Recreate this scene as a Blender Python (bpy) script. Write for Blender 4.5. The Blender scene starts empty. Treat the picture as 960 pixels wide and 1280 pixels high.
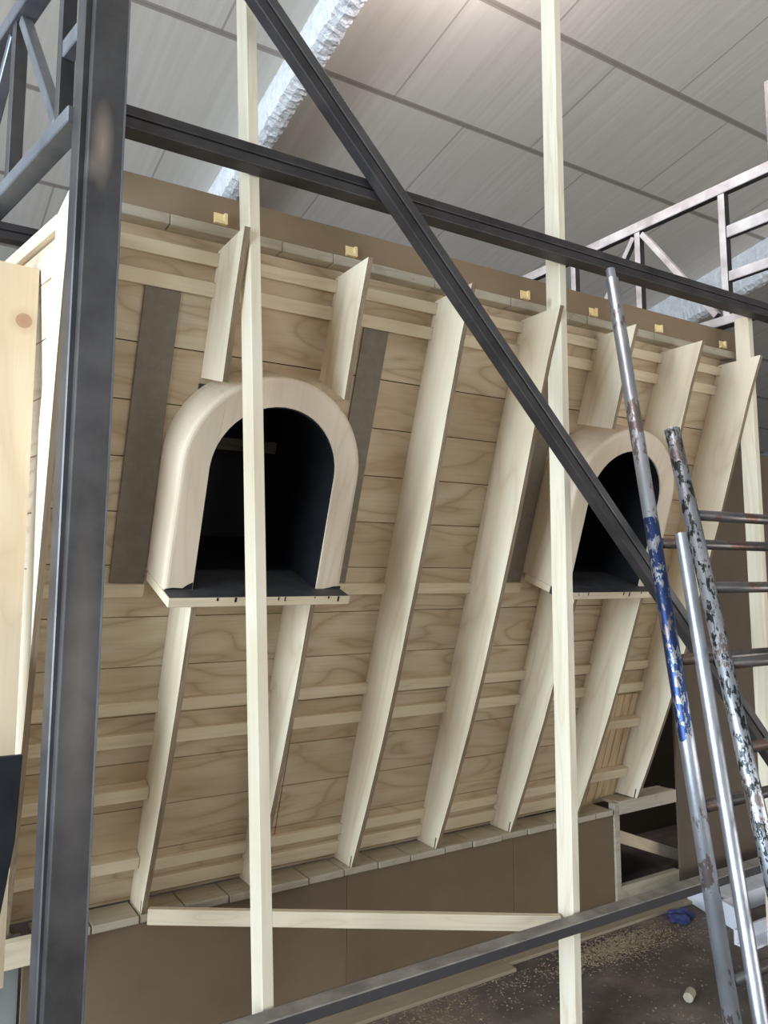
import bpy, math, random
from mathutils import Vector, Matrix

random.seed(7)
sc = bpy.context.scene
col = sc.collection
R = math.radians

# ------------------------------------------------------------------ helpers
def lin(c):
    return tuple((v / 12.92 if v <= 0.04045 else ((v + 0.055) / 1.055) ** 2.4) for v in [x / 255 for x in c])

class MB:
    """collects shapes into one mesh"""
    def __init__(self):
        self.v, self.f, self.m = [], [], []
    def add(self, verts, faces, mi=0):
        o = len(self.v)
        self.v += [tuple(p) for p in verts]
        for f in faces:
            self.f.append(tuple(i + o for i in f)); self.m.append(mi)
        return self
    def box(self, x0, x1, y0, y1, z0, z1, mi=0):
        v = [(x, y, z) for z in (z0, z1) for y in (y0, y1) for x in (x0, x1)]
        return self.add(v, [(0, 2, 3, 1), (4, 5, 7, 6), (0, 1, 5, 4), (2, 6, 7, 3), (0, 4, 6, 2), (1, 3, 7, 5)], mi)
    def prism(self, poly, z0, z1, mi=0, side=None):
        """poly in local xy (any concave outline), extruded along z"""
        n = len(poly)
        a = sum(poly[i][0] * poly[(i + 1) % n][1] - poly[(i + 1) % n][0] * poly[i][1] for i in range(n))
        if a < 0: poly = poly[::-1]
        v = [(x, y, z0) for x, y in poly] + [(x, y, z1) for x, y in poly]
        self.add(v, [tuple(range(n))[::-1], tuple(range(n, 2 * n))], mi)
        o = len(self.v) - 2 * n
        for i in range(n):
            j = (i + 1) % n
            self.f.append((o + i, o + j, o + n + j, o + n + i)); self.m.append(mi if side is None else side)
        return self
    def tube(self, p0, p1, r0, r1=None, n=20, mi=0, cap=True):
        r1 = r0 if r1 is None else r1
        p0, p1 = Vector(p0), Vector(p1)
        d = (p1 - p0).normalized()
        a = d.cross(Vector((0, 0, 1)))
        if a.length < 1e-3: a = d.cross(Vector((1, 0, 0)))
        a.normalize(); b = d.cross(a)
        v = []
        for p, r in ((p0, r0), (p1, r1)):
            for i in range(n):
                t = 2 * math.pi * i / n
                v.append(p + a * (r * math.cos(t)) + b * (r * math.sin(t)))
        f = [(i, (i + 1) % n, n + (i + 1) % n, n + i) for i in range(n)]
        if cap: f += [tuple(range(n))[::-1], tuple(range(n, 2 * n))]
        return self.add(v, f, mi)
    def build(self, name, mats, parent=None, M=None, bevel=0, smooth=False, segs=1):
        me = bpy.data.meshes.new(name)
        me.from_pydata(self.v, [], self.f); me.update()
        if not isinstance(mats, (list, tuple)): mats = [mats]
        for m in mats: me.materials.append(m)
        for p, mi in zip(me.polygons, self.m): p.material_index = mi
        import bmesh
        bm = bmesh.new(); bm.from_mesh(me); bmesh.ops.recalc_face_normals(bm, faces=bm.faces); bm.to_mesh(me); bm.free()
        if smooth:
            for p in me.polygons: p.use_smooth = len(p.vertices) == 4
        o = bpy.data.objects.new(name, me); col.objects.link(o)
        put(o, parent, M)
        if bevel:
            b = o.modifiers.new('bevel', 'BEVEL'); b.width = bevel; b.segments = segs; b.limit_method = 'ANGLE'; b.angle_limit = R(40)
        return o

WM = {}
def put(o, parent, M):
    M = M.copy() if M else Matrix.Identity(4)
    WM[o.name] = M
    if parent:
        o.parent = parent
        o.matrix_parent_inverse = Matrix.Identity(4)
        o.matrix_basis = WM[parent.name].inverted() @ M
    else:
        o.matrix_basis = M

def tag(o, label, cat, group=None, kind=None):
    o['label'] = label; o['category'] = cat
    if group: o['group'] = group
    if kind: o['kind'] = kind
    return o

def thing(name, label, cat, loc=(0, 0, 0), group=None, M=None):
    e = bpy.data.objects.new(name, None); col.objects.link(e); e.empty_display_size = .1
    put(e, None, M if M else Matrix.Translation(Vector(loc)))
    return tag(e, label, cat, group)

def frame(p0, p1, up=(0, 0, 1)):
    """matrix: local x along p0->p1, local z as close to up as possible, origin p0"""
    p0, p1 = Vector(p0), Vector(p1)
    x = (p1 - p0).normalized(); z = Vector(up); z = (z - x * z.dot(x)).normalized(); y = z.cross(x)
    M = Matrix((x, y, z)).transposed().to_4x4(); M.translation = p0
    return M, (p1 - p0).length

def bar(name, p0, p1, wy, wz, mat, parent=None, up=(0, 0, 1), bevel=.002, segs=1):
    """square-section member: wy across, wz along up, centred on the axis"""
    M, L = frame(p0, p1, up)
    return MB().box(0, L, -wy / 2, wy / 2, -wz / 2, wz / 2).build(name, mat, parent, M, bevel, segs=segs)

# ------------------------------------------------------------------ materials
def nmat(name):
    m = bpy.data.materials.new(name); m.use_nodes = True
    nt = m.node_tree; b = nt.nodes['Principled BSDF']
    return m, nt, b

def N(nt, t, **k):
    n = nt.nodes.new(t)
    for a, v in k.items():
        if a.startswith('i_'): n.inputs[a[2:].replace('_', ' ')].default_value = v
        else: setattr(n, a, v)
    return n

def ramp(nt, fac, stops):
    r = nt.nodes.new('ShaderNodeValToRGB'); e = r.color_ramp.elements
    while len(e) < len(stops): e.new(.5)
    for el, (p, c) in zip(e, stops):
        el.position = p; el.color = (*c, 1) if len(c) == 3 else c
    nt.links.new(fac, r.inputs[0]); return r.outputs[0]

def mth(nt, op, a, b=None, c=None):
    n = nt.nodes.new('ShaderNodeMath'); n.operation = op
    for i, v in enumerate((a, b, c)):
        if v is None: continue
        if isinstance(v, (int, float)): n.inputs[i].default_value = v
        else: nt.links.new(v, n.inputs[i])
    return n.outputs[0]

def mix(nt, fac, a, b, mode='MIX'):
    n = nt.nodes.new('ShaderNodeMix'); n.data_type = 'RGBA'; n.blend_type = mode
    for i, v in ((0, fac), (6, a), (7, b)):
        if isinstance(v, (int, float)): n.inputs[i].default_value = v
        elif isinstance(v, tuple): n.inputs[i].default_value = (*v, 1)
        else: nt.links.new(v, n.inputs[i])
    return n.outputs[2]

def coords(nt, scale, rnd=True, plank=None):
    """object coordinates, offset per object (and per plank row)"""
    tc = N(nt, 'ShaderNodeTexCoord'); v = tc.outputs['Object']
    add = N(nt, 'ShaderNodeVectorMath', operation='ADD'); nt.links.new(v, add.inputs[0])
    comb = N(nt, 'ShaderNodeCombineXYZ')
    src = None
    if rnd:
        oi = N(nt, 'ShaderNodeObjectInfo'); src = mth(nt, 'MULTIPLY', oi.outputs['Random'], 37.0)
    pid = None
    if plank:
        sp = N(nt, 'ShaderNodeSeparateXYZ'); nt.links.new(v, sp.inputs[0])
        pid = mth(nt, 'FLOOR', mth(nt, 'DIVIDE', mth(nt, 'SUBTRACT', sp.outputs[1], plank[0]), plank[1]))
        
        k = mth(nt, 'MULTIPLY', pid, 7.31)
        src = k if src is None else mth(nt, 'ADD', src, k)
    if src is not None:
        for i in (0, 2): nt.links.new(src, comb.inputs[i])
    nt.links.new(comb.outputs[0], add.inputs[1])
    mp = N(nt, 'ShaderNodeVectorMath', operation='MULTIPLY'); mp.inputs[1].default_value = scale
    nt.links.new(add.outputs[0], mp.inputs[0])
    return v, add.outputs[0], mp.outputs[0], pid

def wood(name, light, mid, dark, stretch=(1.2, 9, 9), freq=9, contrast=1.0, knots=.35, plank=None, rough=.65, stain=.0, knot_at=()):
    m, nt, b = nmat(name)
    raw, off, sv, pid = coords(nt, stretch, True, plank)
    n1 = N(nt, 'ShaderNodeTexNoise', i_Scale=1.0, i_Detail=1.5, i_Roughness=.4, i_Distortion=.9); nt.links.new(sv, n1.inputs['Vector'])
    # flame figure: broad soft bands with a thin darker growth line on one side of each
    ph = mth(nt, 'MULTIPLY', n1.outputs[0], freq)
    fr = mth(nt, 'FRACT', ph)
    tri = mth(nt, 'PINGPONG', ph, .5)
    band = mth(nt, 'MULTIPLY', mth(nt, 'POWER', mth(nt, 'MULTIPLY', tri, 2.0), 1.6), .6 * contrast)
    fine = N(nt, 'ShaderNodeTexNoise', i_Scale=1.0, i_Detail=3.0, i_Roughness=.6)
    fv = N(nt, 'ShaderNodeVectorMath', operation='MULTIPLY'); fv.inputs[1].default_value = tuple(4 if q == min(stretch) else 110 for q in stretch); nt.links.new(off, fv.inputs[0]); nt.links.new(fv.outputs[0], fine.inputs['Vector'])
    big = N(nt, 'ShaderNodeTexNoise', i_Scale=2.2, i_Detail=2.0); nt.links.new(off, big.inputs['Vector'])
    c = mix(nt, band, light, mid)
    c = mix(nt, mth(nt, 'MULTIPLY', mth(nt, 'POWER', mth(nt, 'MULTIPLY', tri, 2.0), 9.0), .24 * contrast), c, dark)
    c = mix(nt, mth(nt, 'MAXIMUM', mth(nt, 'MULTIPLY', mth(nt, 'SUBTRACT', fine.outputs[0], .5), .9 * contrast), 0.0), c, dark)
    c = mix(nt, mth(nt, 'MAXIMUM', mth(nt, 'MULTIPLY', mth(nt, 'SUBTRACT', big.outputs[0], .47), 1.8), 0.0), c, mid)
    if pid is not None:
        w = N(nt, 'ShaderNodeTexWhiteNoise', noise_dimensions='1D'); nt.links.new(pid, w.inputs['W'])
        c = mix(nt, mth(nt, 'MULTIPLY', w.outputs[0], .4), c, mid)
    if knots:
        vo = N(nt, 'ShaderNodeTexVoronoi', i_Scale=1.0, i_Randomness=1.0)
        kv = N(nt, 'ShaderNodeVectorMath', operation='MULTIPLY'); kv.inputs[1].default_value = tuple(2.3 if q == min(stretch) else 3.6 for q in stretch); nt.links.new(off, kv.inputs[0]); nt.links.new(kv.outputs[0], vo.inputs['Vector'])
        sel = N(nt, 'ShaderNodeSeparateColor'); nt.links.new(vo.outputs['Color'], sel.inputs[0])
        pick = mth(nt, 'LESS_THAN', sel.outputs[0], knots)
        near = mth(nt, 'MULTIPLY', mth(nt, 'SUBTRACT', 1.0, mth(nt, 'MINIMUM', mth(nt, 'MULTIPLY', vo.outputs['Distance'], 14.0), 1.0)), pick)
        c = mix(nt, mth(nt, 'MULTIPLY', near, .9), c, dark)
    for kx, ky, kz, kr in knot_at:
        d = N(nt, 'ShaderNodeVectorMath', operation='DISTANCE'); nt.links.new(raw, d.inputs[0]); d.inputs[1].default_value = (kx, ky, kz)
        dd = mth(nt, 'DIVIDE', mth(nt, 'ADD', d.outputs['Value'], mth(nt, 'MULTIPLY', mth(nt, 'SUBTRACT', big.outputs[0], .5), .03)), kr)
        halo = mth(nt, 'MULTIPLY', mth(nt, 'MAXIMUM', mth(nt, 'SUBTRACT', 1.0, mth(nt, 'MULTIPLY', dd, .5)), 0.0), .5)
        c = mix(nt, halo, c, dark)
        c = mix(nt, mth(nt, 'MULTIPLY', mth(nt, 'LESS_THAN', dd, 1.0), .55), c, dark)
    if stain:
        st_ = N(nt, 'ShaderNodeTexNoise', i_Scale=5.0, i_Detail=4.0); nt.links.new(off, st_.inputs['Vector'])
        c = mix(nt, mth(nt, 'MULTIPLY', mth(nt, 'GREATER_THAN', st_.outputs[0], .62), stain), c, dark)
    nt.links.new(c, b.inputs['Base Color'])
    b.inputs['Roughness'].default_value = rough
    b.inputs['Specular IOR Level'].default_value = .3
    bp = N(nt, 'ShaderNodeBump', i_Strength=.1, i_Distance=.003); nt.links.new(fine.outputs[0], bp.inputs['Height']); nt.links.new(bp.outputs[0], b.inputs['Normal'])
    return m

def flat(name, c1, c2, scale=8, rough=.7, metal=0, bump=.1, detail=4, spec=.4, stretch=(1, 1, 1)):
    m, nt, b = nmat(name)
    raw, off, sv, _ = coords(nt, stretch)
    n = N(nt, 'ShaderNodeTexNoise', i_Scale=scale, i_Detail=detail, i_Roughness=.6); nt.links.new(sv, n.inputs['Vector'])
    c = ramp(nt, n.outputs[0], [(.3, c1), (.7, c2)])
    nt.links.new(c, b.inputs['Base Color'])
    b.inputs['Roughness'].default_value = rough; b.inputs['Metallic'].default_value = metal
    b.inputs['Specular IOR Level'].default_value = spec
    if bump:
        bp = N(nt, 'ShaderNodeBump', i_Strength=bump, i_Distance=.01); nt.links.new(n.outputs[0], bp.inputs['Height']); nt.links.new(bp.outputs[0], b.inputs['Normal'])
    return m

SHEATH = wood('plywood_sheathing', lin((208, 192, 164)), lin((176, 151, 117)), lin((118, 88, 62)), (1.6, 6, 6), 5, 1.0, .25, plank=(.043, .178))
RAFT = wood('plywood_rafter', lin((233, 220, 194)), lin((206, 185, 150)), lin((160, 128, 92)), (1.1, 6, 6), 4, .6, .12)
EDGE = wood('plywood_edge', lin((150, 132, 108)), lin((118, 98, 76)), lin((80, 62, 46)), (1.5, 60, 60), 6, 1.0, 0)  # laminated edge, colour also darkened for the shade on front edges
LATH = wood('pine_batten', lin((226, 211, 182)), lin((202, 181, 147)), lin((146, 114, 80)), (1.4, 12, 12), 4, .5, .2)
STUD = wood('pine_stud', lin((236, 226, 202)), lin((218, 200, 166)), lin((152, 116, 80)), (1.0, 12, 12), 4, .5, .5)
LEDGE = wood('ledge_wood', lin((186, 176, 156)), lin((162, 149, 126)), lin((104, 90, 74)), (2, 14, 14), 5, .6, .05, stain=.2)
RING = wood('dormer_wood', lin((222, 206, 182)), lin((204, 181, 154)), lin((150, 114, 86)), (7, 1.2, 7), 4, .5, .15)
PLYB = wood('wing_ply', lin((228, 208, 176)), lin((212, 184, 146)), lin((158, 108, 76)), (1.0, 5, 5), 4, .4, 0, knot_at=((2.352, -.036, -.009, .026),))
MDF = flat('brown_board', lin((134, 114, 90)), lin((146, 126, 101)), 3, .75, 0, .03)
MDFD = flat('dark_brown_board', lin((96, 84, 70)), lin((108, 95, 79)), 3, .75, 0, .03)
GREYB = flat('grey_board', lin((128, 132, 128)), lin((146, 148, 142)), 4, .7, 0, .03)
FELT = flat('grey_strip', lin((120, 111, 98)), lin((134, 124, 110)), 30, .85, 0, .05)
BLACK = flat('black_paint', lin((9, 10, 14)), lin((20, 21, 27)), 14, .6, 0, .15)
SILLP = flat('grey_black_paint', lin((52, 52, 56)), lin((78, 77, 78)), 16, .6, 0, .2)  # dark grey, paler than the black inside the opening
BLACKB = flat('black_board', lin((22, 23, 28)), lin((38, 39, 45)), 10, .55, 0, .15, stretch=(1, 1, .3))
STEEL = flat('raw_steel', lin((78, 76, 76)), lin((110, 108, 107)), 5, .42, .65, .05, 6, .5, (1, 1, 1))
STEELD = flat('dark_steel', lin((54, 51, 51)), lin((84, 80, 79)), 6, .5, .5, .05, 6, .5)
STEELL = flat('side_steel', lin((100, 103, 108)), lin((138, 140, 144)), 6, .45, .5, .05, 6, .5)
def side_lit():
    """light painted in: pale on left-facing and upward faces, shaded dark on the others"""
    m, nt, b = nmat('side_lit_steel')
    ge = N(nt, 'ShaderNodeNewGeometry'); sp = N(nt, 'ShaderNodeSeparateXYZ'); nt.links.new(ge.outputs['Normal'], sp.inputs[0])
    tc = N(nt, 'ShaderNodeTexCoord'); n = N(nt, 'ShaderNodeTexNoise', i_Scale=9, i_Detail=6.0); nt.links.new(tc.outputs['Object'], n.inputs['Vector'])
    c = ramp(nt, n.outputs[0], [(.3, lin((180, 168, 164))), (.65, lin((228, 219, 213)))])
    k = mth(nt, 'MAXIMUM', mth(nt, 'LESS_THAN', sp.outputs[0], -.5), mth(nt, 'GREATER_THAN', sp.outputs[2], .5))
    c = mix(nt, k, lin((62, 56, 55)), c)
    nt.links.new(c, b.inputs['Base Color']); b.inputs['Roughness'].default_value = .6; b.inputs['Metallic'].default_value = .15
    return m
PINKST = side_lit()
SOCK = wood('socket_glow_wood', lin((252, 232, 176)), lin((244, 214, 150)), lin((206, 160, 96)), (1.2, 12, 12), 4, .4, 0)  # pale wood, yellowed and brightened to paint light coming through the sockets
MDFB = flat('base_brown_board', lin((108, 91, 70)), lin((120, 102, 79)), 3, .75, 0, .03)
WHITEP = flat('white_card', lin((214, 216, 224)), lin((236, 238, 244)), 6, .7, 0, .05)
BLUER = flat('blue_cloth', lin((46, 52, 92)), lin((70, 76, 122)), 20, .9, 0, .2)
DARKV = flat('dark_void', lin((26, 24, 22)), lin((38, 35, 32)), 6, .9, 0, 0)
SAW = flat('sawdust', lin((160, 144, 118)), lin((196, 180, 152)), 30, .9, 0, 0)

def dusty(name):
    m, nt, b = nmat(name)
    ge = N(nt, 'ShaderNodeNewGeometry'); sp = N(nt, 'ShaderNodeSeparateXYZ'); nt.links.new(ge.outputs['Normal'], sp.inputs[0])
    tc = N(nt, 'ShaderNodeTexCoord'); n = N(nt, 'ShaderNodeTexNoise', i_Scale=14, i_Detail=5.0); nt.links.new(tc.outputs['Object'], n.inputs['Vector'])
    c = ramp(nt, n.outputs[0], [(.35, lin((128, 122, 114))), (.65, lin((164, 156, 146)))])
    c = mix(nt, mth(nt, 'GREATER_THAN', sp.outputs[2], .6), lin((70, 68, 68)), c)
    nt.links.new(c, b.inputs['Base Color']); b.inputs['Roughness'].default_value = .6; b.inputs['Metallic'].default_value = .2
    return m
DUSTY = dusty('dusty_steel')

def pipe_mat(name, paint=None, band=None, rust=.5, cover=.53, base=None):
    """galvanised tube with rust spots and worn paint between two heights along the tube (local x)"""
    m, nt, b = nmat(name)
    raw, off, sv, _ = coords(nt, (1, 1, 1))
    ov = N(nt, 'ShaderNodeVectorMath', operation='MULTIPLY'); ov.inputs[1].default_value = (.45, 1, 1); nt.links.new(off, ov.inputs[0])
    n = N(nt, 'ShaderNodeTexNoise', i_Scale=48, i_Detail=7.0, i_Roughness=.7); nt.links.new(ov.outputs[0], n.inputs['Vector'])
    g = N(nt, 'ShaderNodeTexNoise', i_Scale=5, i_Detail=4.0); nt.links.new(off, g.inputs['Vector'])
    c = ramp(nt, g.outputs[0], base or [(.3, lin((150, 152, 156))), (.7, lin((200, 204, 210)))])
    c = mix(nt, mth(nt, 'MULTIPLY', mth(nt, 'GREATER_THAN', mth(nt, 'ADD', mth(nt, 'MULTIPLY', n.outputs[0], .7), mth(nt, 'MULTIPLY', g.outputs[0], .9)), .98 - rust * .16), .75), c, lin((112, 82, 66)))
    if paint:
        sp = N(nt, 'ShaderNodeSeparateXYZ'); nt.links.new(raw, sp.inputs[0])
        d = mth(nt, 'ABSOLUTE', mth(nt, 'SUBTRACT', sp.outputs[0], band[0]))
        inb = mth(nt, 'LESS_THAN', mth(nt, 'ADD', d, mth(nt, 'MULTIPLY', g.outputs[0], .15)), band[1])
        worn = mth(nt, 'LESS_THAN', n.outputs[0], cover)
        c = mix(nt, mth(nt, 'MULTIPLY', inb, worn), c, paint)
    nt.links.new(c, b.inputs['Base Color'])
    b.inputs['Metallic'].default_value = .8; b.inputs['Roughness'].default_value = .36
    bp = N(nt, 'ShaderNodeBump', i_Strength=.25, i_Distance=.004); nt.links.new(n.outputs[0], bp.inputs['Height']); nt.links.new(bp.outputs[0], b.inputs['Normal'])
    return m

# ------------------------------------------------------------------ camera
cam = bpy.data.cameras.new('camera'); co = bpy.data.objects.new('camera', cam); col.objects.link(co)
co.location = (0, 0, 1.6); co.rotation_euler = (R(90 + 6.446), 0, R(-32.38))
cam.sensor_width = 36; cam.lens = 996.6 / 1280 * 36
cam.shift_x = -4.5 / 1280; cam.shift_y = -30 / 1280
cam.clip_start = .05
sc.camera = co

# ------------------------------------------------------------------ setting
def setting(o): o['kind'] = 'structure'; return o

def floor_mat():
    m, nt, b = nmat('concrete_floor')
    tc = N(nt, 'ShaderNodeTexCoord'); v = tc.outputs['Object']
    n = N(nt, 'ShaderNodeTexNoise', i_Scale=1.8, i_Detail=6.0, i_Roughness=.65); nt.links.new(v, n.inputs['Vector'])
    c = ramp(nt, n.outputs[0], [(.32, lin((62, 56, 52))), (.5, lin((98, 88, 80))), (.68, lin((138, 125, 110)))])
    f = N(nt, 'ShaderNodeTexNoise', i_Scale=70, i_Detail=3.0); nt.links.new(v, f.inputs['Vector'])
    d = mth(nt, 'MULTIPLY', mth(nt, 'GREATER_THAN', mth(nt, 'ADD', mth(nt, 'MULTIPLY', f.outputs[0], .6), mth(nt, 'MULTIPLY', n.outputs[0], .6)), .735), .45)
    c = mix(nt, d, c, lin((186, 168, 138)))
    nt.links.new(c, b.inputs['Base Color']); b.inputs['Roughness'].default_value = .8
    bp = N(nt, 'ShaderNodeBump', i_Strength=.3, i_Distance=.01); nt.links.new(n.outputs[0], bp.inputs['Height']); nt.links.new(bp.outputs[0], b.inputs['Normal'])
    return m

setting(MB().box(-8, 13, -6, 12, -.1, 0).build('floor', floor_mat()))

SL = R(11.86)
CM = Matrix.Translation((0, 0, 5.5)) @ Matrix.Rotation(-SL, 4, 'X')   # local y runs down the roof slope
def ceil_mat():
    m, nt, b = nmat('roof_panels')
    tc = N(nt, 'ShaderNodeTexCoord'); v = tc.outputs['Object']
    mp = N(nt, 'ShaderNodeMapping'); mp.inputs['Location'].default_value = (-3.752 + 1.155 * 20, -4.115 + .845 * 20, 0); nt.links.new(v, mp.inputs[0])
    br = N(nt, 'ShaderNodeTexBrick', offset=.5, offset_frequency=2, squash=1.0)
    br.inputs['Scale'].default_value = 1; br.inputs['Brick Width'].default_value = 1.155; br.inputs['Row Height'].default_value = .845
    br.inputs['Mortar Size'].default_value = .008; br.inputs['Mortar Smooth'].default_value = .3; br.inputs['Bias'].default_value = 0
    br.inputs['Color1'].default_value = (.42, .42, .42, 1); br.inputs['Color2'].default_value = (.58, .58, .58, 1)
    nt.links.new(mp.outputs[0], br.inputs['Vector'])
    sp = N(nt, 'ShaderNodeSeparateXYZ'); nt.links.new(mp.outputs[0], sp.inputs[0])
    row = mth(nt, 'ABSOLUTE', mth(nt, 'SUBTRACT', mth(nt, 'MODULO', mth(nt, 'ADD', sp.outputs[1], .4225), .845), .4225))
    seam = mth(nt, 'LESS_THAN', row, .021)
    st = N(nt, 'ShaderNodeVectorMath', operation='MULTIPLY'); st.inputs[1].default_value = (22, .7, 1); nt.links.new(v, st.inputs[0])
    n = N(nt, 'ShaderNodeTexNoise', i_Scale=1, i_Detail=3.0); nt.links.new(st.outputs[0], n.inputs['Vector'])
    g = N(nt, 'ShaderNodeTexNoise', i_Scale=1.3, i_Detail=3.0); nt.links.new(v, g.inputs['Vector'])
    c = ramp(nt, n.outputs[0], [(.2, lin((196, 188, 176))), (.8, lin((214, 207, 196)))])
    c = mix(nt, mth(nt, 'MULTIPLY', g.outputs[0], .3), c, lin((168, 160, 148)))
    c = mix(nt, mth(nt, 'MULTIPLY', br.outputs['Fac'], .55), c, lin((128, 118, 108)))
    c = mix(nt, mth(nt, 'MULTIPLY', seam, .75), c, lin((132, 120, 110)))
    nt.links.new(c, b.inputs['Base Color']); b.inputs['Roughness'].default_value = .55
    bp = N(nt, 'ShaderNodeBump', i_Strength=.15, i_Distance=.01); nt.links.new(n.outputs[0], bp.inputs['Height']); nt.links.new(bp.outputs[0], b.inputs['Normal'])
    return m
setting(MB().box(-8, 13, -6.2, 12.4, 0, .1).build('ceiling', ceil_mat(), None, CM))

WALLM = flat('workshop_wall', lin((150, 154, 158)), lin((172, 176, 180)), 2, .8, 0, .02)
WALLD = flat('workshop_back_wall', lin((120, 116, 110)), lin((140, 136, 128)), 2, .8, 0, .02)
setting(MB().box(-8, 13, 12, 12.1, 0, 6).build('wall_far', WALLM))
setting(MB().box(13, 13.1, -6, 12, 0, 8).build('wall_right', WALLM))
setting(MB().box(-8, 13, -6.1, -6, 0, 8).build('wall_back', WALLD))
# left wall with a tall open hangar door in it
setting(MB().box(-8.1, -8, -6, -3.2, 0, 8).box(-8.1, -8, 6.5, 12, 0, 8).box(-8.1, -8, -3.2, 6.5, 5.2, 8).build('wall_left', WALLD))

# foam-coated roof ribs running down the slope
def foam_mat():
    m, nt, b = nmat('sprayed_foam')
    tc = N(nt, 'ShaderNodeTexCoord'); v = tc.outputs['Object']
    n = N(nt, 'ShaderNodeTexNoise', i_Scale=16, i_Detail=5.0, i_Roughness=.7); nt.links.new(v, n.inputs['Vector'])
    c = ramp(nt, n.outputs[0], [(.3, lin((206, 206, 204))), (.7, lin((236, 238, 240)))])
    nt.links.new(c, b.inputs['Base Color']); b.inputs['Roughness'].default_value = .7
    bp = N(nt, 'ShaderNodeBump', i_Strength=.7, i_Distance=.03); nt.links.new(n.outputs[0], bp.inputs['Height']); nt.links.new(bp.outputs[0], b.inputs['Normal'])
    return m
FOAM = foam_mat()
def rib(name, x, d, w):
    rnd = random.Random(int(x * 100)); mb = MB(); n = 900
    prof = [(0, 0), (-.02, -d * .5), (-.01, -d * .93), (w * .3, -d), (w * .75, -d * .98), (w, -d * .9), (w * .9, 0)]
    k = len(prof); vs = []; fs = []
    for i in range(n + 1):
        y = -6 + 18 * i / n
        for j, (a, c) in enumerate(prof):
            s = .006 if 2 <= j <= 5 else .002
            vs.append((x + a + rnd.uniform(-s, s), y, c + (rnd.uniform(-s, s) if 0 < j < k - 1 else 0)))
    for i in range(n):
        for j in range(k - 1):
            fs.append((i * k + j, i * k + j + 1, (i + 1) * k + j + 1, (i + 1) * k + j))
    o = mb.add(vs, fs).build(name, FOAM, None, CM, smooth=False)
    return setting(o)
rib('trim_1', 1.845, .235, .12)
rib('trim_2', 6.6, .36, .14)
rib('trim_3', -3.2, .40, .14)

# ------------------------------------------------------------------ facade frame (leans 19 deg towards the viewer)
T = R(19)
FM = Matrix.Translation((0, 2.645, 1.6)) @ Matrix.Rotation(math.pi / 2 + T, 4, 'X')   # local x along, y up the slope, z out
TT = math.tan(T)
XS = [.840 + .4163 * i for i in range(7)]
DC = (1.046, 2.675)            # dormer centres

# plank sheathing: horizontal plank rows with openings for the two dormers
mb = MB(); g = .0016; bk = MB()
rows = [-1.2163] + [.043 + .178 * k for k in range(-7, 6)] + [1.0953]
rows = sorted(r for r in rows if r >= -1.2163)
def xsplit(a, b, holes):
    out = [(a, b)]
    for h0, h1 in holes:
        nxt = []
        for p, q in out:
            if h1 <= p or h0 >= q: nxt.append((p, q))
            else:
                if p < h0: nxt.append((p, h0))
                if h1 < q: nxt.append((h1, q))
        out = nxt
    return out
holes = [(c - .217, c + .217) for c in DC]
for i in range(len(rows) - 1):
    a, b = rows[i], rows[i + 1]
    if b - a < .01: continue
    if a < .02 < b:
        mb.box(.40 + g, 3.35 - g, a + g, .0275, -.018, 0)
        for p, q in xsplit(.40, 3.35, holes): mb.box(p + g, q - g, .0275, b - g, -.018, 0)
    elif .04 < (a + b) / 2 < .577:
        for p, q in xsplit(.40, 3.35, holes): mb.box(p + g, q - g, a + g, b - g, -.018, 0)
    elif .577 <= (a + b) / 2 < .75:
        for p, q in xsplit(.40, 3.35, holes): mb.box(p + g, q - g, a + g, b - g, -.018, 0)
        for h in holes: mb.box(h[0] - g, h[1] + g, .655, b - g, -.018, 0)
    else:
        for p, q in ((.40, 1.37), (1.37, 2.62), (2.62, 3.35)): mb.box(p + g, q - g, a + g, b - g, -.018, 0)
for p, q in xsplit(.401, 3.349, holes): bk.box(p, q, -1.2, 1.09, -.0215, -.0185)
for h in holes: bk.box(h[0], h[1], -1.2, .026, -.0215, -.0185).box(h[0], h[1], .656, 1.09, -.0215, -.0185)
sheath = mb.build('plank_sheathing', SHEATH, None, FM, .0008)
bk.build('light_stop_sheet', DARKV, sheath, FM)  # added dark sheet, stops light leaking through the plank gaps
tag(sheath, 'long leaning wall of horizontal pine plywood planks behind all the rafters', 'wall panel')

# battens nailed across the planks
GB = 'horizontal battens on the plank wall'
def batten(x0, x1, s0, s1, w, label, name='wall_batten'):
    L = x1 - x0
    M = FM @ Matrix.Translation((x0, (s0 + s1) / 2, w / 2))
    o = MB().box(0, L, -(s1 - s0) / 2, (s1 - s0) / 2, -w / 2 + .0005, w / 2).build(name, LATH, None, M, .002)
    return tag(o, label, 'batten', GB)
BAT = [(1.020, 1.061), (.927, .972), (-.060, -.016), (-.476, -.432), (-.598, -.550), (-1.097, -1.054), (-1.185, -1.130)]
batten(.41, 3.34, *BAT[0], .02, 'topmost long batten across the plank wall, just under the cornice')
batten(.41, 3.34, *BAT[1], .02, 'long batten second from the cornice, above the grey strips')
batten(.41, .732, *BAT[2], .02, 'short batten left of the left dormer sill, beside the steel column')
batten(1.362, 2.360, *BAT[2], .02, 'batten at sill height between the two arched dormers')
batten(2.990, 3.34, *BAT[2], .02, 'short batten at sill height right of the right dormer')
batten(.41, 3.34, *BAT[3], .02, 'long batten first below the dormer sills')
batten(.41, 3.34, *BAT[4], .02, 'long batten second below the dormer sills, close under another')
batten(.851, 2.910, *BAT[5], .02, 'low batten one above the bottom batten over the ledge')
batten(.851, 2.910, *BAT[6], .02, 'lowest batten of the plank wall, touching the ledge')
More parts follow.
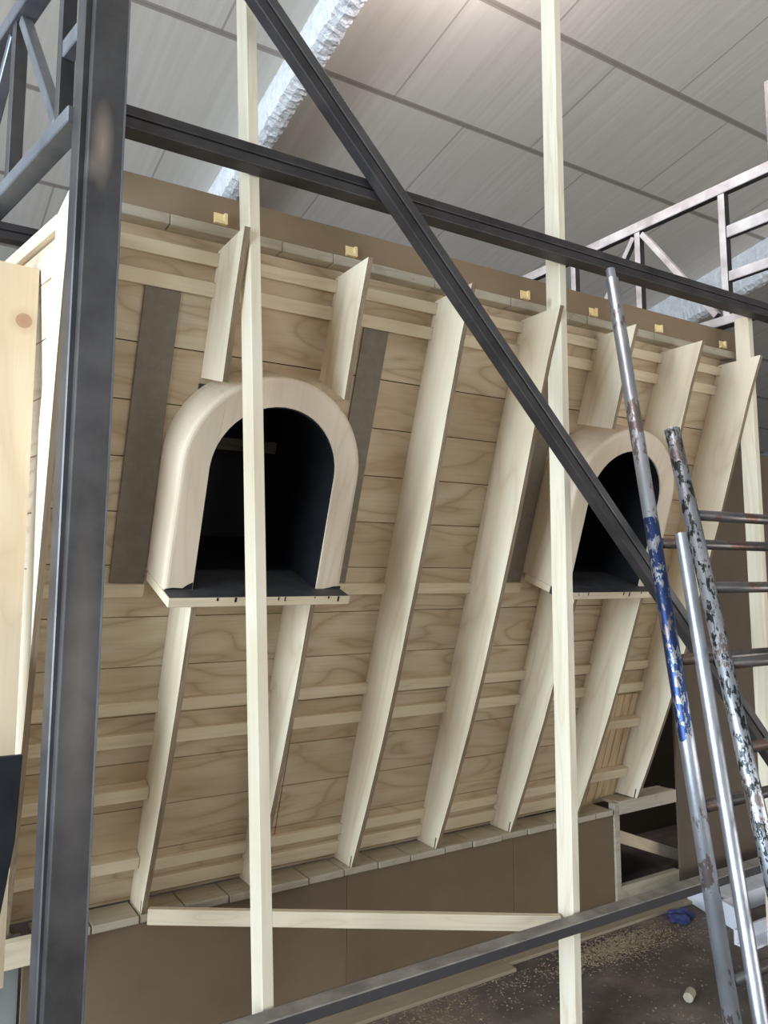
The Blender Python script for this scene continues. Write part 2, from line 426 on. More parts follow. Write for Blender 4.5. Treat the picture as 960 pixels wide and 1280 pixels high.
def proud(x0, x1, s0, s1, label, back=-.0415):
    M = FM @ Matrix.Translation((x0, (s0 + s1) / 2, .0425))
    o = MB().box(0, x1 - x0, -(s1 - s0) / 2, (s1 - s0) / 2, back, .012).build('spacer_block', LATH, None, M, .002)
    return tag(o, label, 'spacer block', 'thick spacer battens at the wall ends')
proud(.425, .829, -.783, -.738, 'thick spacer batten beside the steel column, upper of two at left end')
proud(.425, .829, -1.052, -1.008, 'thick spacer batten beside the steel column, lower of two at left end')
proud(2.932, 3.327, -.775, -.730, 'thick spacer batten between the last two rafters, upper of two at right end', -.0275)
proud(2.932, 3.327, -1.058, -1.012, 'thick spacer batten between the last two rafters, lower one', -.0275)

# narrow vertical slats at the right end
mb = MB(); xx = 3.02
for i, wd in enumerate((.05, .04, .06, .045, .055, .045)):
    mb.box(xx, xx + wd - .003, -1.213, -.612, .0006, .0145); xx += wd
tag(mb.build('slat_panel', wood('slat_wood', lin((214, 192, 156)), lin((182, 150, 112)), lin((112, 82, 58)), (12, 1.2, 12), 6, .9, .2), None, FM, .001),
    'panel of narrow vertical slats low between the last two rafters', 'slat panel')

# grey strips beside the dormers
def strip(x0, x1, s0, s1, label):
    return tag(MB().box(x0, x1, s0, s1, .0006, .008).build('grey_strip', FELT, None, FM, .001), label, 'strip', 'grey strips beside the dormers')
strip(.622, .732, -.015, .926, 'grey-brown strip on the plank wall left of the left dormer')
strip(1.385, 1.487, -.015, .926, 'grey-brown strip on the plank wall right of the left dormer')
strip(2.262, 2.360, -.015, .926, 'grey-brown strip on the plank wall left of the right dormer')

# rafters
PROF = [(-1.168, .138), (-.9, .165), (-.6, .188), (-.346, .2), (0, .207), (.33, .21), (.68, .203), (.94, .2), (1.139, .206)]
def fw(s):
    for (a, b), (c, d) in zip(PROF, PROF[1:]):
        if a <= s <= c: return b + (d - b) * (s - a) / (c - a)
    return PROF[0][1] if s < PROF[0][0] else PROF[-1][1]
GR = 'plywood rafters standing off the plank wall'
def notch_wall(s_lo, s_hi, notches):
    """wall-side outline from the top down to the bottom, stepping around battens"""
    pts = [(s_hi, .001)]
    for a, b in sorted(notches, reverse=True):
        if a > s_lo + .004 and b < s_hi - .004:
            pts += [(b + .001, .001), (b + .001, .021), (a - .001, .021), (a - .001, .001)]
    pts.append((s_lo, .001)); return pts
def rafter(i, part, label, name='rafter', x=None, M=None, nts=None, group=GR, mat=None, foot=0):
    if nts is None:
        nts = [b for k, b in enumerate(BAT) if not (k == 2 and i in (0, 1, 4, 5)) and not (k > 4 and i in (0, 5, 6))]
    x = XS[i] if x is None else x
    if part == 'full': lo, hi, f_lo, f_hi = -1.2150, 1.068, -1.168, 1.139
    if part == 'lower': lo, hi, f_lo, f_hi = -1.2150, -.006, -1.168, -.006
    if part == 'upper':
        c = DC[0] if i < 3 else DC[1]
        e = .418 + math.sqrt(max(.313 ** 2 - (abs(x - c) + (-.009 if abs(x - c) > .009 else 0)) ** 2, .0)) + .012
        lo, hi, f_lo, f_hi = e + (.05 if i == 1 else .0), 1.068, e + .012, 1.139
    lo += foot; f_lo += foot
    poly = notch_wall(lo, hi, nts)
    poly = poly[::-1]                                   # bottom -> top on the wall side
    front = [(f_hi, fw(f_hi))] + [(s, w) for s, w in reversed(PROF) if f_lo + .01 < s < f_hi - .01] + [(f_lo, fw(f_lo))]
    if part != 'upper':                                 # the small slot cut in the foot
        front += [(-1.171 + foot, .130), (-1.125 + foot, .128), (-1.125 + foot, .121), (-1.174 + foot, .123)]
    poly = poly + front
    # local axes: x up the slope, y out, z along the wall
    Mx = M if M else FM @ Matrix.Translation((x, 0, 0)) @ Matrix(((0, 0, 1, 0), (1, 0, 0, 0), (0, 1, 0, 0), (0, 0, 0, 1)))
    mb = MB(); mb.prism(poly, -.009, .009, 0, 1)
    o = mb.build(name, [mat or RAFT, EDGE], None, Mx)
    return tag(o, label, 'rafter', group)
rafter(2, 'full', 'full-length plywood rafter right of the left dormer, next to its grey strip')
rafter(3, 'full', 'full-length plywood rafter whose tip touches the second wooden post')
rafter(6, 'full', 'last full-length plywood rafter at the right end of the wall', foot=.036)
rafter(0, 'upper', 'short upper rafter over the left dormer with its tip against the first wooden post')
rafter(1, 'upper', 'short upper rafter over the right shoulder of the left dormer')
rafter(4, 'upper', 'short upper rafter over the right dormer, beside the second wooden post')
rafter(5, 'upper', 'short upper rafter over the right dormer, nearer the last rafter')
rafter(0, 'lower', 'lower rafter under the left end of the left dormer sill, where the brace starts')
rafter(1, 'lower', 'lower rafter under the left dormer sill, foot hidden behind the first wooden post')
rafter(4, 'lower', 'lower rafter under the left end of the right dormer sill')
rafter(5, 'lower', 'lower rafter under the right dormer sill, foot behind the second wooden post')
hipM = FM @ Matrix.Translation((.386, 0, 0)) @ Matrix.Rotation(R(.9), 4, 'Z') @ Matrix(((0, 0, 1, 0), (1, 0, 0, 0), (0, 1, 0, 0), (0, 0, 0, 1)))
rafter(0, 'full', 'bright narrow rafter seen edge-on at the left corner, just left of the steel column', 'rafter', None, hipM, [])

# dormers --------------------------------------------------------------
def ringpts(r, a0, a1, n=14):
    return [(r * math.cos(a0 + (a1 - a0) * i / n), .415 + r * math.sin(a0 + (a1 - a0) * i / n)) for i in range(n + 1)]
def ring_piece(outer, inner, name, parent, M, front=.2, rnd=.017):
    """solid between an outer outline and an inner outline (same start and end side), front outer edge rounded"""
    mb = MB(); no, ni = len(outer), len(inner)
    def inset(p, d):
        x, s = p
        if s <= .415: return (x - math.copysign(d, x), s)
        rr = math.hypot(x, s - .415); k = (rr - d) / rr
        return (x * k, .415 + (s - .415) * k)
    lv = [(0.0006, 0)] + [(front - rnd + rnd * math.sin(t), rnd * (1 - math.cos(t))) for t in [math.pi / 2 * q / 4 for q in range(5)]]
    vs = []; fs = []; ring = []
    for w, d in lv:
        st = len(vs)
        vs += [(*inset(p, d), w) for p in outer] + [(*p, w) for p in reversed(inner)]
        ring.append(st)
    n = no + ni
    for a, b in zip(ring, ring[1:]):
        fs += [(a + i, a + (i + 1) % n, b + (i + 1) % n, b + i) for i in range(n)]
    fs += [tuple(range(ring[0], ring[0] + n))[::-1], tuple(range(ring[-1], ring[-1] + n))]
    return mb.add(vs, fs).build(name, RING, parent, M)
def dormer(c, label):
    M = FM @ Matrix.Translation((c, 0, 0))
    t = thing('dormer', label, 'dormer', M=M, group='arched dormers in the plank wall')
    ro, ri, xs = .31, .217, .203
    ao, ai = math.acos(xs / ro), math.acos(xs / ri)
    g = .0012
    ring_piece(ringpts(ro, math.pi - ao - .007, ao + .007, 18), ringpts(ri, math.pi - ai - .011, ai + .011, 18), 'arch', t, M)
    ring_piece([(-ro, .0305)] + ringpts(ro, math.pi, math.pi - ao, 10), [(-ri, .0305)] + ringpts(ri, math.pi, math.pi - ai, 8), 'jamb', t, M)
    ring_piece([(ro, .0305)] + ringpts(ro, 0, ao, 10), [(ri, .0305)] + ringpts(ri, 0, ai, 8), 'jamb', t, M)
    MB().prism([(-.305, .031), (-.218, .031), (-.2185, .055), (-.235, .047), (-.25, .036), (-.28, .038), (-.305, .034)], .2002, .2008).build('paint_smear', BLACK, t, M)
    MB().prism([(.245, .031), (.309, .031), (.3095, .04), (.28, .039), (.262, .034)], .2002, .2008).build('paint_smear', BLACK, t, M)
    # black lining of the opening
    cv = [(-.2165, .031)] + ringpts(.2165, math.pi, 0, 28) + [(.2165, .031)]
    vs = [(x, s, w) for w in (.192, -.42) for x, s in cv]; n = len(cv)
    fs = [(i, i + 1, n + i + 1, n + i) for i in range(n - 1)]
    mb = MB().add(vs, fs)
    o = mb.build('lining', BLACK, t, M); so = o.modifiers.new('solid', 'SOLIDIFY'); so.thickness = .004; so.offset = -1
    MB().prism([(-.2175, .0235)] + ringpts(.2175, math.pi, 0, 20) + [(.2175, .0235)], -.43, -.4203).build('back_panel', BLACK, t, M)
    # sill: wooden board with black painted top, black running inside
    rnd = random.Random(int(c * 100))
    sill = MB().box(-.312, .312, 0, .0295, .0215, .272, 0)
    s = sill.build('sill', LATH, t, M, .002)
    mb = MB().box(-.214, .214, .0298, .0306, .0, .2).box(-.308, .308, .0298, .0304, .2005, .2695)
    mb.build('sill_paint', SILLP, s, M)
    MB().box(-.216, .216, .024, .0304, -.42, -.0005).build('inner_floor', BLACK, t, M)
    for k in range(7):
        x = rnd.uniform(-.29, .29); h = rnd.uniform(.006, .02); wd = rnd.uniform(.0012, .004)
        MB().box(x - wd, x + wd, .0295 - h, .0295, .2721, .2727).build('paint_drip', BLACK, s, M)
    MB().box(-.211, .211, .40, .445, -.32, -.29).build('crossbar', wood('dark_bar%d' % int(c), lin((92, 80, 66)), lin((70, 60, 50)), lin((40, 34, 30))), t, M)
    return t
d1 = dormer(DC[0], 'arched wooden dormer with black inside, left of two, behind the first wooden post')
d2 = dormer(DC[1], 'arched wooden dormer with black inside, right of two, crossed by the diagonal steel bar')
MB().box(-.317, -.312, .0, .03, .19, .235).build('bracket', STEELD, d2, FM @ Matrix.Translation((DC[1], 0, 0)), .001)

# cornice and fascia ---------------------------------------------------
fa = thing('fascia_board', 'long brown board along the top of the plank wall with small square sockets', 'board', (.45, 2.306, 2.67))
MB().box(.46, 3.47, 2.3, 2.312, 2.6685, 2.795).build('board', MDF, fa, None, .001)
for x in (.836, 1.307, 2.101, 2.484, 2.902, 3.367):
    s = MB().box(x - .021, x + .021, 2.2965, 2.2995, 2.7, 2.736).box(x + .010, x + .021, 2.286, 2.2965, 2.7, 2.736).box(x - .021, x + .010, 2.286, 2.2965, 2.7, 2.711)
    s.build('socket', SOCK, fa, None, .001)
cor = thing('cornice', 'narrow wooden cornice strip above the rafters, in pieces with open joints', 'cornice', (.45, 2.27, 2.64))
edges = [.47, .662, 1.023, 1.209, 1.62, 1.98, 2.39, 2.80, 3.12, 3.45]
for a, b in zip(edges, edges[1:]):
    j = random.uniform(-.0015, .0015)
    MB().box(a + .0012, b - .0012, 2.24 + j, 2.2985, 2.636 + j, 2.668).build('cornice_piece', LEDGE, cor, None, .002)

# ledge and base -------------------------------------------------------
led = thing('ledge', 'shelf of short planks along the foot of the rafters', 'ledge', (.5, 2.98, .42))
edges = [.49, .58, .666, .825, .985, 1.15, 1.312, 1.472, 1.63, 1.79, 1.947, 2.125, 2.278, 2.442, 2.60, 2.76, 2.92, 3.04, 3.165]
for a, b in zip(edges, edges[1:]):
    j = random.uniform(-.004, .004)
    MB().box(a + .0022, b - .0022, 2.888 + j, 3.034, .424, .4495).build('ledge_plank', LEDGE, led, None, .0025)
GBP = 'brown boards closing the base under the ledge'
for a, b, l in ((.46, 1.648, 'brown base board under the ledge, left one behind the first wooden post'),
                (1.648, 2.517, 'brown base board under the ledge, middle one between the wooden posts'),
                (2.517, 3.172, 'brown base board under the ledge, right one behind the second wooden post')):
    tag(MB().box(a + .0008, b - .0008, 2.9, 2.915, 0.0, .4235).build('base_board', MDFB, None, None, .001), l, 'board', GBP)
bx = thing('base_box', 'open-ended dark box with pale frame at the right end of the base', 'box frame', (3.42, 3.0, 0))
MB().box(3.176, 3.212, 2.89, 2.93, 0, .478).build('stile', LEDGE, bx, None, .002)
MB().box(3.2125, 3.652, 2.89, 2.925, .418, .482).build('top_rail', LEDGE, bx, None, .002)
MB().box(3.2125, 3.652, 2.89, 2.925, 0.0, .075).build('bottom_rail', LEDGE, bx, None, .002)
MB().box(3.176, 3.655, 3.55, 3.56, 0, .48).box(3.176, 3.186, 3.062, 3.55, 0, .478).box(3.186, 3.655, 3.065, 3.55, .4705, .478).build('carcass', DARKV, bx)
MB().box(3.2125, 3.654, 2.9255, 3.015, .462, .477).build('top_panel', LEDGE, bx, None, .001)
bar('inner_bar', (3.215, 2.96, .31), (3.95, 3.09, .03), .02, .06, LATH, bx)

# brown boards at the right
tag(MB().box(3.660, 5.2, 2.89, 2.902, 0, 2.36).build('tall_board', MDFD, None, None, .001), 'tall brown board standing behind the scaffold tubes at the right', 'board')
tag(MB().box(3.36, 4.5, 3.57, 3.582, 0, 2.36).build('back_board', MDFD, None, None, .001), 'brown board set back between the last rafter and the tall board', 'board')

# left side of the building: splayed side wall -------------------------
SA = R(10)
SM = Matrix.Translation((.385, 2.3, 0)) @ Matrix.Rotation(math.pi / 2 + SA, 4, 'Z') @ Matrix.Rotation(math.pi / 2, 4, 'X')   # local x back along the side, y up
def ywall(z): return 2.645 - TT * (z - 1.6)
mb = MB(); zz = .452
while zz < 2.56:
    z2 = min(zz + .168, 2.575); vs = []
    for z in (zz + g, z2 - g):
        y = ywall(z) - .001
        for dx in (0, .014):
            vs += [(.383 + dx, y, z), (.383 + dx - .1763 * 1.8, y + 1.8, z)]
    mb.add(vs, [(0, 1, 3, 2), (4, 6, 7, 5), (0, 4, 5, 1), (2, 3, 7, 6), (0, 2, 6, 4), (1, 5, 7, 3)])
    zz = z2
SIDEW = wood('side_planks', lin((226, 212, 186)), lin((198, 172, 138)), lin((130, 98, 70)), (7, 1.3, 7), 5, .9, .22)
tag(mb.build('side_wall_planks', SIDEW, None, None, .001), 'plank side wall at the far left, behind the plywood wing', 'wall panel')
tag(MB().box(.02, 1.9, 2.578, 2.622, -.02, .02).build('top_rail', LATH, None, SM, .002), 'pale rail sloping away along the top of the left side wall', 'rail')
wing = MB(); 
wpoly = [(0, .50), (0, 2.515), (-.36, 2.53), (-.36, .62), (-.2, .50)]
WMx = Matrix.Translation((.350, 2.50, 0)) @ Matrix.Rotation(math.pi / 2, 4, 'X')
# local x is vertical for the grain
wing.prism([(z, x) for x, z in wpoly], -.009, .009, 0, 1)
tag(wing.build('wing_board', [PLYB, EDGE], None, WMx @ Matrix(((0, 1, 0, 0), (1, 0, 0, 0), (0, 0, -1, 0), (0, 0, 0, 1)))), 'broad plywood wing board with a big knot at the left edge', 'board')
bb = MB().prism([(-.25, 0), (.17, 0), (.294, .80), (.318, .965), (.326, 1.167), (-.25, 1.175)], -.008, .008)
tag(bb.build('black_board', BLACKB, None, Matrix.Translation((0, 2.2, 0)) @ Matrix.Rotation(math.pi / 2, 4, 'X'), .002), 'scuffed black painted board standing at the lower left edge', 'board')
tag(bar('base_batten', (-.3, 2.82, .442), (.487, 2.82, .449), .04, .078, LATH), 'pale batten left of the steel column, above the grey panel', 'batten')
tag(MB().prism([(.44, 2.945), (.12, 4.75), (.135, 4.753), (.455, 2.948)], 0, .448).build('side_base_board', MDFB, None, None, .001), 'brown board closing the base under the left side wall', 'board')
tag(MB().box(-1.2, .455, 2.93, 2.942, 0, .46).build('grey_board', GREYB, None, None, .001), 'grey panel at the lower left behind the steel column foot', 'board')

# wooden posts and brace ----------------------------------------------
GP = 'tall thin wooden posts in front of the wall'
def post(x0, z0, x1, z1, yf, w, d, label):
    M, L = frame((x0 + w / 2, yf + d / 2, z0), (x1 + w / 2, yf + d / 2, z1), (0, 1, 0))
    o = MB().box(0, L, -w / 2, w / 2, -d / 2, d / 2).build('wooden_post', STUD, None, M, .002)
    return tag(o, label, 'post', GP)
post(.9525, .002, .8015, 4.0, 2.10, .034, .075, 'tall thin wooden post in front of the left dormer')
post(2.086, .002, 2.1065, 4.0, 2.10, .034, .075, 'tall thin wooden post in front of the right dormer, crossed by the diagonal bar')
post(3.366, .002, 3.350, 2.815, 2.145, .034, .072, 'wooden post behind the last rafter at the right edge')
tag(bar('wooden_brace', (.848, 2.866, .452), (2.075, 2.150, .408), .026, .052, LATH), 'long thin wooden brace running low from the first rafter foot to the second post', 'brace')

# steel frame ----------------------------------------------------------
cl = thing('steel_column', 'broad dark steel column with bright left edge at the left of the frame', 'steel column', (.40, 2.03, 0))
cM, cL = frame((.3985, 2.0, .002), (.4255, 2.0, 4.0), (0, 1, 0))
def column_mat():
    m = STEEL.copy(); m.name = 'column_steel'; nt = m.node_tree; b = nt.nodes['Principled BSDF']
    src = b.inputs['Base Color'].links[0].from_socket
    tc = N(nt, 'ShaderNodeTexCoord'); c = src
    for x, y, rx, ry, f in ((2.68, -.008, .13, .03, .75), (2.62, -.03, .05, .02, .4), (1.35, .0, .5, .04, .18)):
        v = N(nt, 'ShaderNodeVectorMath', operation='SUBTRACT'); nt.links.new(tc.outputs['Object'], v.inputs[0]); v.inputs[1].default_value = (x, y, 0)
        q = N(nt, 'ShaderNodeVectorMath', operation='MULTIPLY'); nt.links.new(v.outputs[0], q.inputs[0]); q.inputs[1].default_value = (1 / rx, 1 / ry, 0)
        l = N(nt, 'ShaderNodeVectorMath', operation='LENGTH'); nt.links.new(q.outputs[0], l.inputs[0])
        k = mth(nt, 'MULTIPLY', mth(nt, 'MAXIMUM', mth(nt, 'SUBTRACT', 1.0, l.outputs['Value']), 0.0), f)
        c = mix(nt, k, c, lin((196, 176, 158)))  # warm reflection painted into the column colour as pale patches
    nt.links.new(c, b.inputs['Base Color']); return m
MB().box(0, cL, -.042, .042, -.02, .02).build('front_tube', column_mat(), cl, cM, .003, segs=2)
MB().box(0, cL, .0385, .046, -.0195, -.012).build('edge_lip', STEELL, cl, cM, .001)
c2, L2 = frame((.391, 2.052, .002), (.404, 2.052, 4.0), (-.17, .985, 0))
MB().box(0, L2, -.046, .045, -.0255, .026).build('rear_tube', STEEL, cl, c2, .003)

def beam2(name, label, p0, p1, d, h, gap, mat, up=(0, 0, 1), split='z'):
    t = thing(name, label, 'steel beam', p0)
    M, L = frame(p0, p1, up)
    if split == 'z':
        a = MB().box(0, L, -d / 2, d / 2, -h / 2, -gap / 2).build('lower_tube', mat, t, M, .003, segs=2)
        MB().box(0, L, -d / 2, d / 2, gap / 2, h / 2).build('upper_tube', mat, t, M, .003, segs=2)
        MB().box(0, L, -d / 2 + .008, d / 2 - .004, -gap / 2, gap / 2).build('weld_seam', STEELD, t, M)
    return t
beam2('steel_beam', 'dark horizontal steel beam across the top in front of the rafters', (.468, 2.062, 2.808), (3.47, 2.062, 2.808), .062, .064, .006, STEELD)
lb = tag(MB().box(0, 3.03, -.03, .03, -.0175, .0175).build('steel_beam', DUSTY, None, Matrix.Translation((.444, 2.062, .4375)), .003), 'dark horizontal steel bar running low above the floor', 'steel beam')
dg = thing('steel_brace', 'long dark diagonal steel bar crossing the whole frame in front', 'steel brace', (.6, 1.99, 3.5))
dM, dL = frame((.49, 1.995, 3.613), (3.44, 1.995, .552), (0, -1, 0))
MB().box(0, dL, -.034, -.003, -.022, .022).build('upper_tube', STEELD, dg, dM, .003, segs=2)
MB().box(0, dL, .003, .034, -.022, .022).build('lower_tube', STEEL, dg, dM, .003, segs=2)
MB().box(0, dL, -.003, .003, -.015, .015).build('weld_seam', STEELD, dg, dM)
# right column, just outside the photo, carries the beams and the right truss
tag(MB().box(3.49, 3.57, 2.0, 2.09, .002, 4.0).build('steel_column', STEEL, None, None, .003), 'steel column of the frame at the far right end', 'steel column')

# side trusses
lt = thing('side_truss', 'steel side truss running back from the left column at the top left', 'truss', (.37, 2.09, 2.77))
def LP(al, z, off=0): return (.37 - .1736 * al + off, 2.05 + .9848 * al, z)
upL = (0, 0, 1)
def lbar(name, a, b, w=.04, h=.045, mat=STEELL): return bar(name, LP(*a), LP(*b), w, h, mat, lt, bevel=.003)
lbar('bottom_chord', (.02, 2.787), (1.7, 2.787), .06, .045)
lbar('top_chord', (.02, 3.355), (1.7, 3.355), .06, .05)
M_, L_ = frame(LP(.135, 2.808), LP(.135, 3.9), (-.17, .98, 0)); MB().box(0, L_, -.02, .02, -.015, .015).build('upright', STEEL, lt, M_, .002)
M_, L_ = frame(LP(.55, 2.808), LP(.55, 3.336), (-.17, .98, 0)); MB().box(0, L_, -.02, .02, -.018, .018).build('upright', STEEL, lt, M_, .002)
lbar('diagonal', (.505, 3.32), (.165, 2.83), .035, .03)
lbar('diagonal', (.60, 3.32), (1.05, 2.83), .035, .03)
lbar('rung', (.02, 3.02), (.12, 3.02), .035, .05)

bb_ = beam2('steel_beam', 'dark steel beam at the far left behind the side truss, above the side wall', (-1.2, 2.78, 2.722), (.50, 2.78, 2.722), .05, .055, .005, STEELD)

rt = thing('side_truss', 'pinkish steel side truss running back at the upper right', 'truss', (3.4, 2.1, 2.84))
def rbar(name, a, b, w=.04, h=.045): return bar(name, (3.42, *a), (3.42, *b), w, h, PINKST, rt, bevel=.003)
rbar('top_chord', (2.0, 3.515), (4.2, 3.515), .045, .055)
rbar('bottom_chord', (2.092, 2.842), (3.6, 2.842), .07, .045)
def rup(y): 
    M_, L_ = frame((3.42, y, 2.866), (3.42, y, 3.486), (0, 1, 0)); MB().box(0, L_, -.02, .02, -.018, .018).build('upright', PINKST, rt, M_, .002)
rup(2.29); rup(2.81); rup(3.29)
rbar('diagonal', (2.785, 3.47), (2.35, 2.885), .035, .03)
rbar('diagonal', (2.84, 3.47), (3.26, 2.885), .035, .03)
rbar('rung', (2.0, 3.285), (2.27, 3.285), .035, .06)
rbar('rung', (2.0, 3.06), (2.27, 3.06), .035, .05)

# scaffold -------------------------------------------------------------
def tube_obj(name, p0, p1, r, mat, parent=None, hollow=False, cap_hole=False):
    M, L = frame(p0, p1, (0, 1, 0)) if abs((Vector(p1) - Vector(p0)).normalized().y) < .9 else frame(p0, p1)
    mb = MB(); n = 28
    mb.tube((0, 0, 0), (L, 0, 0), r, n=n, cap=not hollow)
    if hollow:
        mb.tube((0, 0, 0), (L, 0, 0), r - .004, n=n, cap=False)
        for x in (0, L):
            o = [(x, r * math.cos(2 * math.pi * i / n), r * math.sin(2 * math.pi * i / n)) for i in range(n)]
            q = [(x, (r - .004) * math.cos(2 * math.pi * i / n), (r - .004) * math.sin(2 * math.pi * i / n)) for i in range(n)]
            mb.add(o + q, [(i, (i + 1) % n, n + (i + 1) % n, n + i) for i in range(n)])
    return mb.build(name, mat, parent, M, smooth=True)
PA = pipe_mat('blue_painted_tube', lin((52, 70, 112)), (1.28, .42), .55)
PB = pipe_mat('worn_tube', None, None, .35)
PCM = pipe_mat('clean_tube', None, None, .1)
PR = pipe_mat('rung_tube', None, None, .9, .5, [(.3, lin((96, 92, 90))), (.7, lin((132, 128, 124)))])
a0, a1 = Vector((1.972, 1.345, .002)), Vector((2.245, 1.976, 2.706))
fa_ = thing('scaffold_ladder', 'leaning scaffold ladder frame with blue painted tube, tallest one against the top beam', 'scaffold', a0, 'scaffold ladder frames at the right')
tube_obj('stile', a1, a0, .024, PA, fa_)
dA = (a0 - a1).normalized()
tube_obj('spigot', a1 - dA * .045, a1 - dA * .0, .017, PB, fa_, True)
tube_obj('stile', a1 + Vector((1.05, 0, 0)), a0 + Vector((1.05, 0, 0)), .024, PA, fa_)
for z in (1.715, 1.345, .93, .50):
    p = a0 + (a1 - a0) * ((z - a0.z) / (a1.z - a0.z))
    tube_obj('rung', p + Vector((.02, 0, 0)), p + Vector((1.03, 0, 0)), .0175, PR, fa_)
b0, b1 = Vector((1.998, 1.12, .002)), Vector((2.068, 1.60, 2.062))
fb_ = thing('scaffold_ladder', 'leaning scaffold ladder frame of worn white-flecked tube with closely spaced rungs', 'scaffold', b0, 'scaffold ladder frames at the right')
PB2 = pipe_mat('flecked_tube', lin((58, 62, 60)), (.9, 1.2), .4, .47)
tube_obj('stile', b1, b0, .0235, PB2, fb_)
M_, L_ = frame(b1, b0, (0, 1, 0))
MB().tube((.12, .0, .0), (.12, .0, .0), .001)
# bolt hole near the top, on the side facing the room
hd = (Vector((0, 0, 1.6)) - (b1 + (b0 - b1) * .05)).normalized()
hp = b1 + (b0 - b1) * .052
MB().tube(hp + hd * .0225, hp + hd * .0242, .006, n=14).build('bolt_hole', DARKV, fb_)
tube_obj('stile', b1 + Vector((.75, 0, 0)), b0 + Vector((.75, 0, 0)), .0235, PB2, fb_)
for z in (1.79, 1.572, 1.358, 1.135, .90, .66):
    p = b0 + (b1 - b0) * ((z - b0.z) / (b1.z - b0.z))
    tube_obj('rung', p + Vector((.018, 0, 0)), p + Vector((.73, 0, 0)), .0165, PR, fb_)
tag(tube_obj('scaffold_tube', (2.232, 1.706, 1.745), (2.046, 1.318, .003), .0215, PCM, None, True), 'plain silvery tube leaning between the two scaffold ladder frames', 'tube')

# floor things ---------------------------------------------------------
FB = wood('dusty_board', lin((166, 152, 130)), lin((146, 131, 110)), lin((100, 88, 76)), (1, 10, 10), 5, .5, 0)
tag(MB().box(.5, 2.30, 2.64, 2.898, 0, .014).build('floor_strip', FB, None, None, .002), 'dusty brown board strip on the floor along the base, left piece', 'floor board', 'board strips on the floor along the base')
tag(MB().box(2.304, 3.64, 2.69, 2.885, 0, .014).build('floor_strip', FB, None, None, .002), 'dusty brown board strip on the floor along the base, right piece', 'floor board', 'board strips on the floor along the base')
wb = thing('white_box', 'open white cardboard box lying on the floor behind the scaffold tubes', 'box', (3.8, 2.5, 0))
MB().prism([(3.50, 2.73), (3.515, 2.73), (3.40, 2.36), (3.385, 2.36)], .0, .10).build('side_panel', WHITEP, wb, None, .002)
MB().box(3.465, 4.5, 2.50, 2.515, .0, .085).box(3.52, 4.5, 2.516, 2.72, .07, .085).build('back_panel', WHITEP, wb, None, .002)
MB().box(3.27, 4.4, 2.30, 2.315, .0, .065).box(3.27, 4.4, 2.23, 2.30, .0, .01).build('front_flap', WHITEP, wb, None, .002)
# blue rag
import bmesh
bm = bmesh.new(); bmesh.ops.create_icosphere(bm, subdivisions=3, radius=.05); rr = random.Random(3)
for v in bm.verts:
    k = 1 + .35 * math.sin(v.co.x * 90) * math.cos(v.co.y * 70) + rr.uniform(-.15, .15)
    v.co = Vector((v.co.x * 1.25 * k, v.co.y * .9 * k, max(v.co.z * .55 * k, -.018)))
me = bpy.data.meshes.new('blue_rag'); bm.to_mesh(me); bm.free(); me.materials.append(BLUER)
o = bpy.data.objects.new('blue_rag', me); col.objects.link(o); o.location = (3.29, 2.60, .019)
tag(o, 'small crumpled blue rag on the floor beside the white box', 'rag')
M_ = Matrix.Translation((2.71, 2.12, .019)) @ Matrix.Rotation(R(25), 4, 'Z')
tag(MB().tube((-.027, 0, 0), (.027, 0, 0), .019, n=10).build('wood_offcut', LEDGE, None, M_, .002), 'small pale wood offcut on the dirty floor', 'offcut')
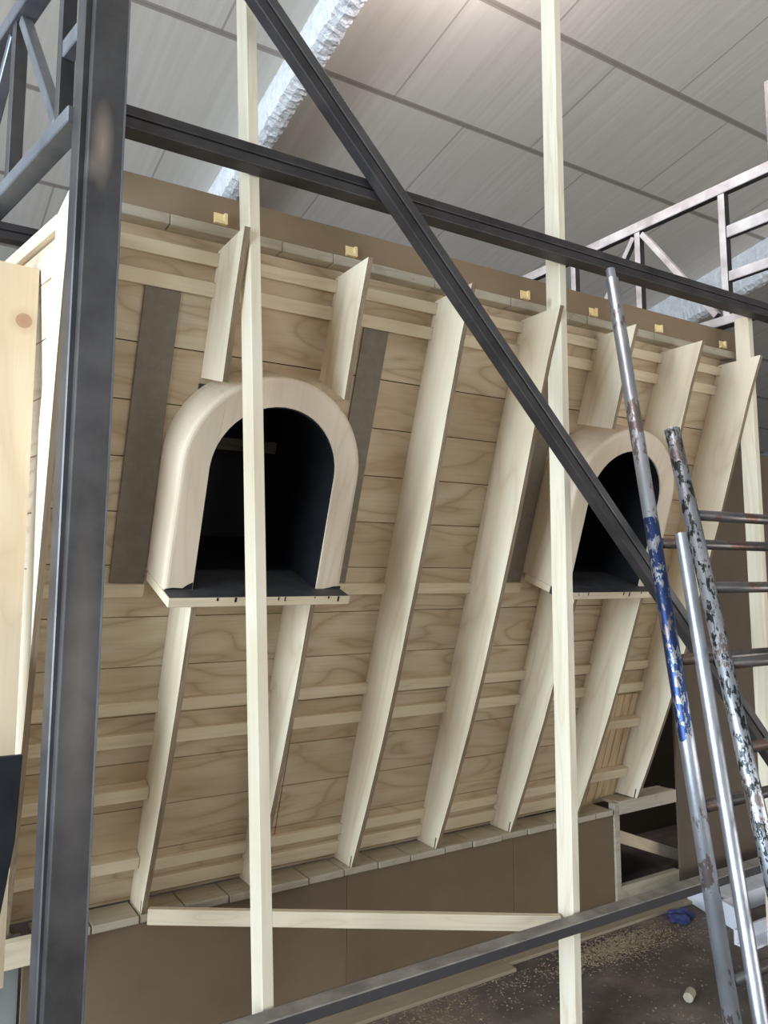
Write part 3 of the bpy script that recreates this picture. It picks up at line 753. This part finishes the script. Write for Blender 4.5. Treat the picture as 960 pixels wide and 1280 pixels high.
# sawdust flakes
mb = MB(); rs = random.Random(11)
def flake(x, y):
    a = rs.uniform(0, 6.28); l = rs.uniform(.0015, .006); w = rs.uniform(.001, .003); z = .0012 + rs.uniform(0, .002)
    ca, sa = math.cos(a), math.sin(a); t = rs.uniform(-.002, .002)
    mb.add([(x + ca * l - sa * w, y + sa * l + ca * w, z + abs(t)), (x - ca * l - sa * w, y - sa * l + ca * w, z), (x - ca * l + sa * w, y - sa * l - ca * w, z), (x + ca * l + sa * w, y + sa * l - ca * w, z + abs(t))], [(0, 1, 2, 3)])
for _ in range(3500): flake(rs.gauss(2.80, .16), min(rs.gauss(2.57, .05), 2.68))
for _ in range(900):
    x = rs.uniform(1.4, 3.4); flake(x, min(rs.gauss(2.57, .06), 2.63))
for _ in range(700): flake(rs.uniform(1.6, 3.2), rs.uniform(1.6, 2.6))
tag(mb.build('sawdust', SAW), 'pale sawdust and chips scattered on the floor along the base', 'sawdust', None, 'stuff')

# ------------------------------------------------------------------ light
w = bpy.data.worlds.new('world'); sc.world = w; w.use_nodes = True
bg = w.node_tree.nodes['Background']; bg.inputs[0].default_value = (.62, .72, .88, 1); bg.inputs[1].default_value = 1.0
def area(name, loc, target, sx, sy, power, color):
    l = bpy.data.lights.new(name, 'AREA'); l.shape = 'RECTANGLE'; l.size = sx; l.size_y = sy; l.energy = power; l.color = color
    o = bpy.data.objects.new(name, l); col.objects.link(o); o.location = loc
    o.rotation_euler = (Vector(target) - Vector(loc)).to_track_quat('-Z', 'Y').to_euler(); return o
area('door_daylight', (-7.6, -.4, 2.6), (2, 2.0, 1.8), 5.2, 4.6, 1250, (.68, .83, 1))
area('yard_fill', (-6.5, 1.5, .5), (2.5, 3.5, 4.6), 6, 2.5, 560, (.82, .91, 1))  # added upward fill lamp, low at the left, brightening the ceiling
area('front_fill', (-1.0, -3.5, 2.0), (1.6, 2.8, 2.4), 4, 2.5, 60, (.95, .96, 1))
area('ceiling_fill', (5.5, -2.5, .3), (6.0, 3, 5), 6, 3, 300, (1, .98, .97))  # added fill lamp out of view, aimed up to brighten the ceiling
p = bpy.data.lights.new('hall_lamp', 'POINT'); p.energy = 60; p.color = (1, .92, .95); p.shadow_soft_size = .25
po = bpy.data.objects.new('hall_lamp', p); col.objects.link(po); po.location = (2.3, 2.6, 4.6)

sc.view_settings.view_transform = 'Standard'
sc.view_settings.look = 'None'
sc.view_settings.exposure = -.1
sc.cycles.max_bounces = 8
sc.cycles.diffuse_bounces = 5
sc.cycles.use_denoising = True
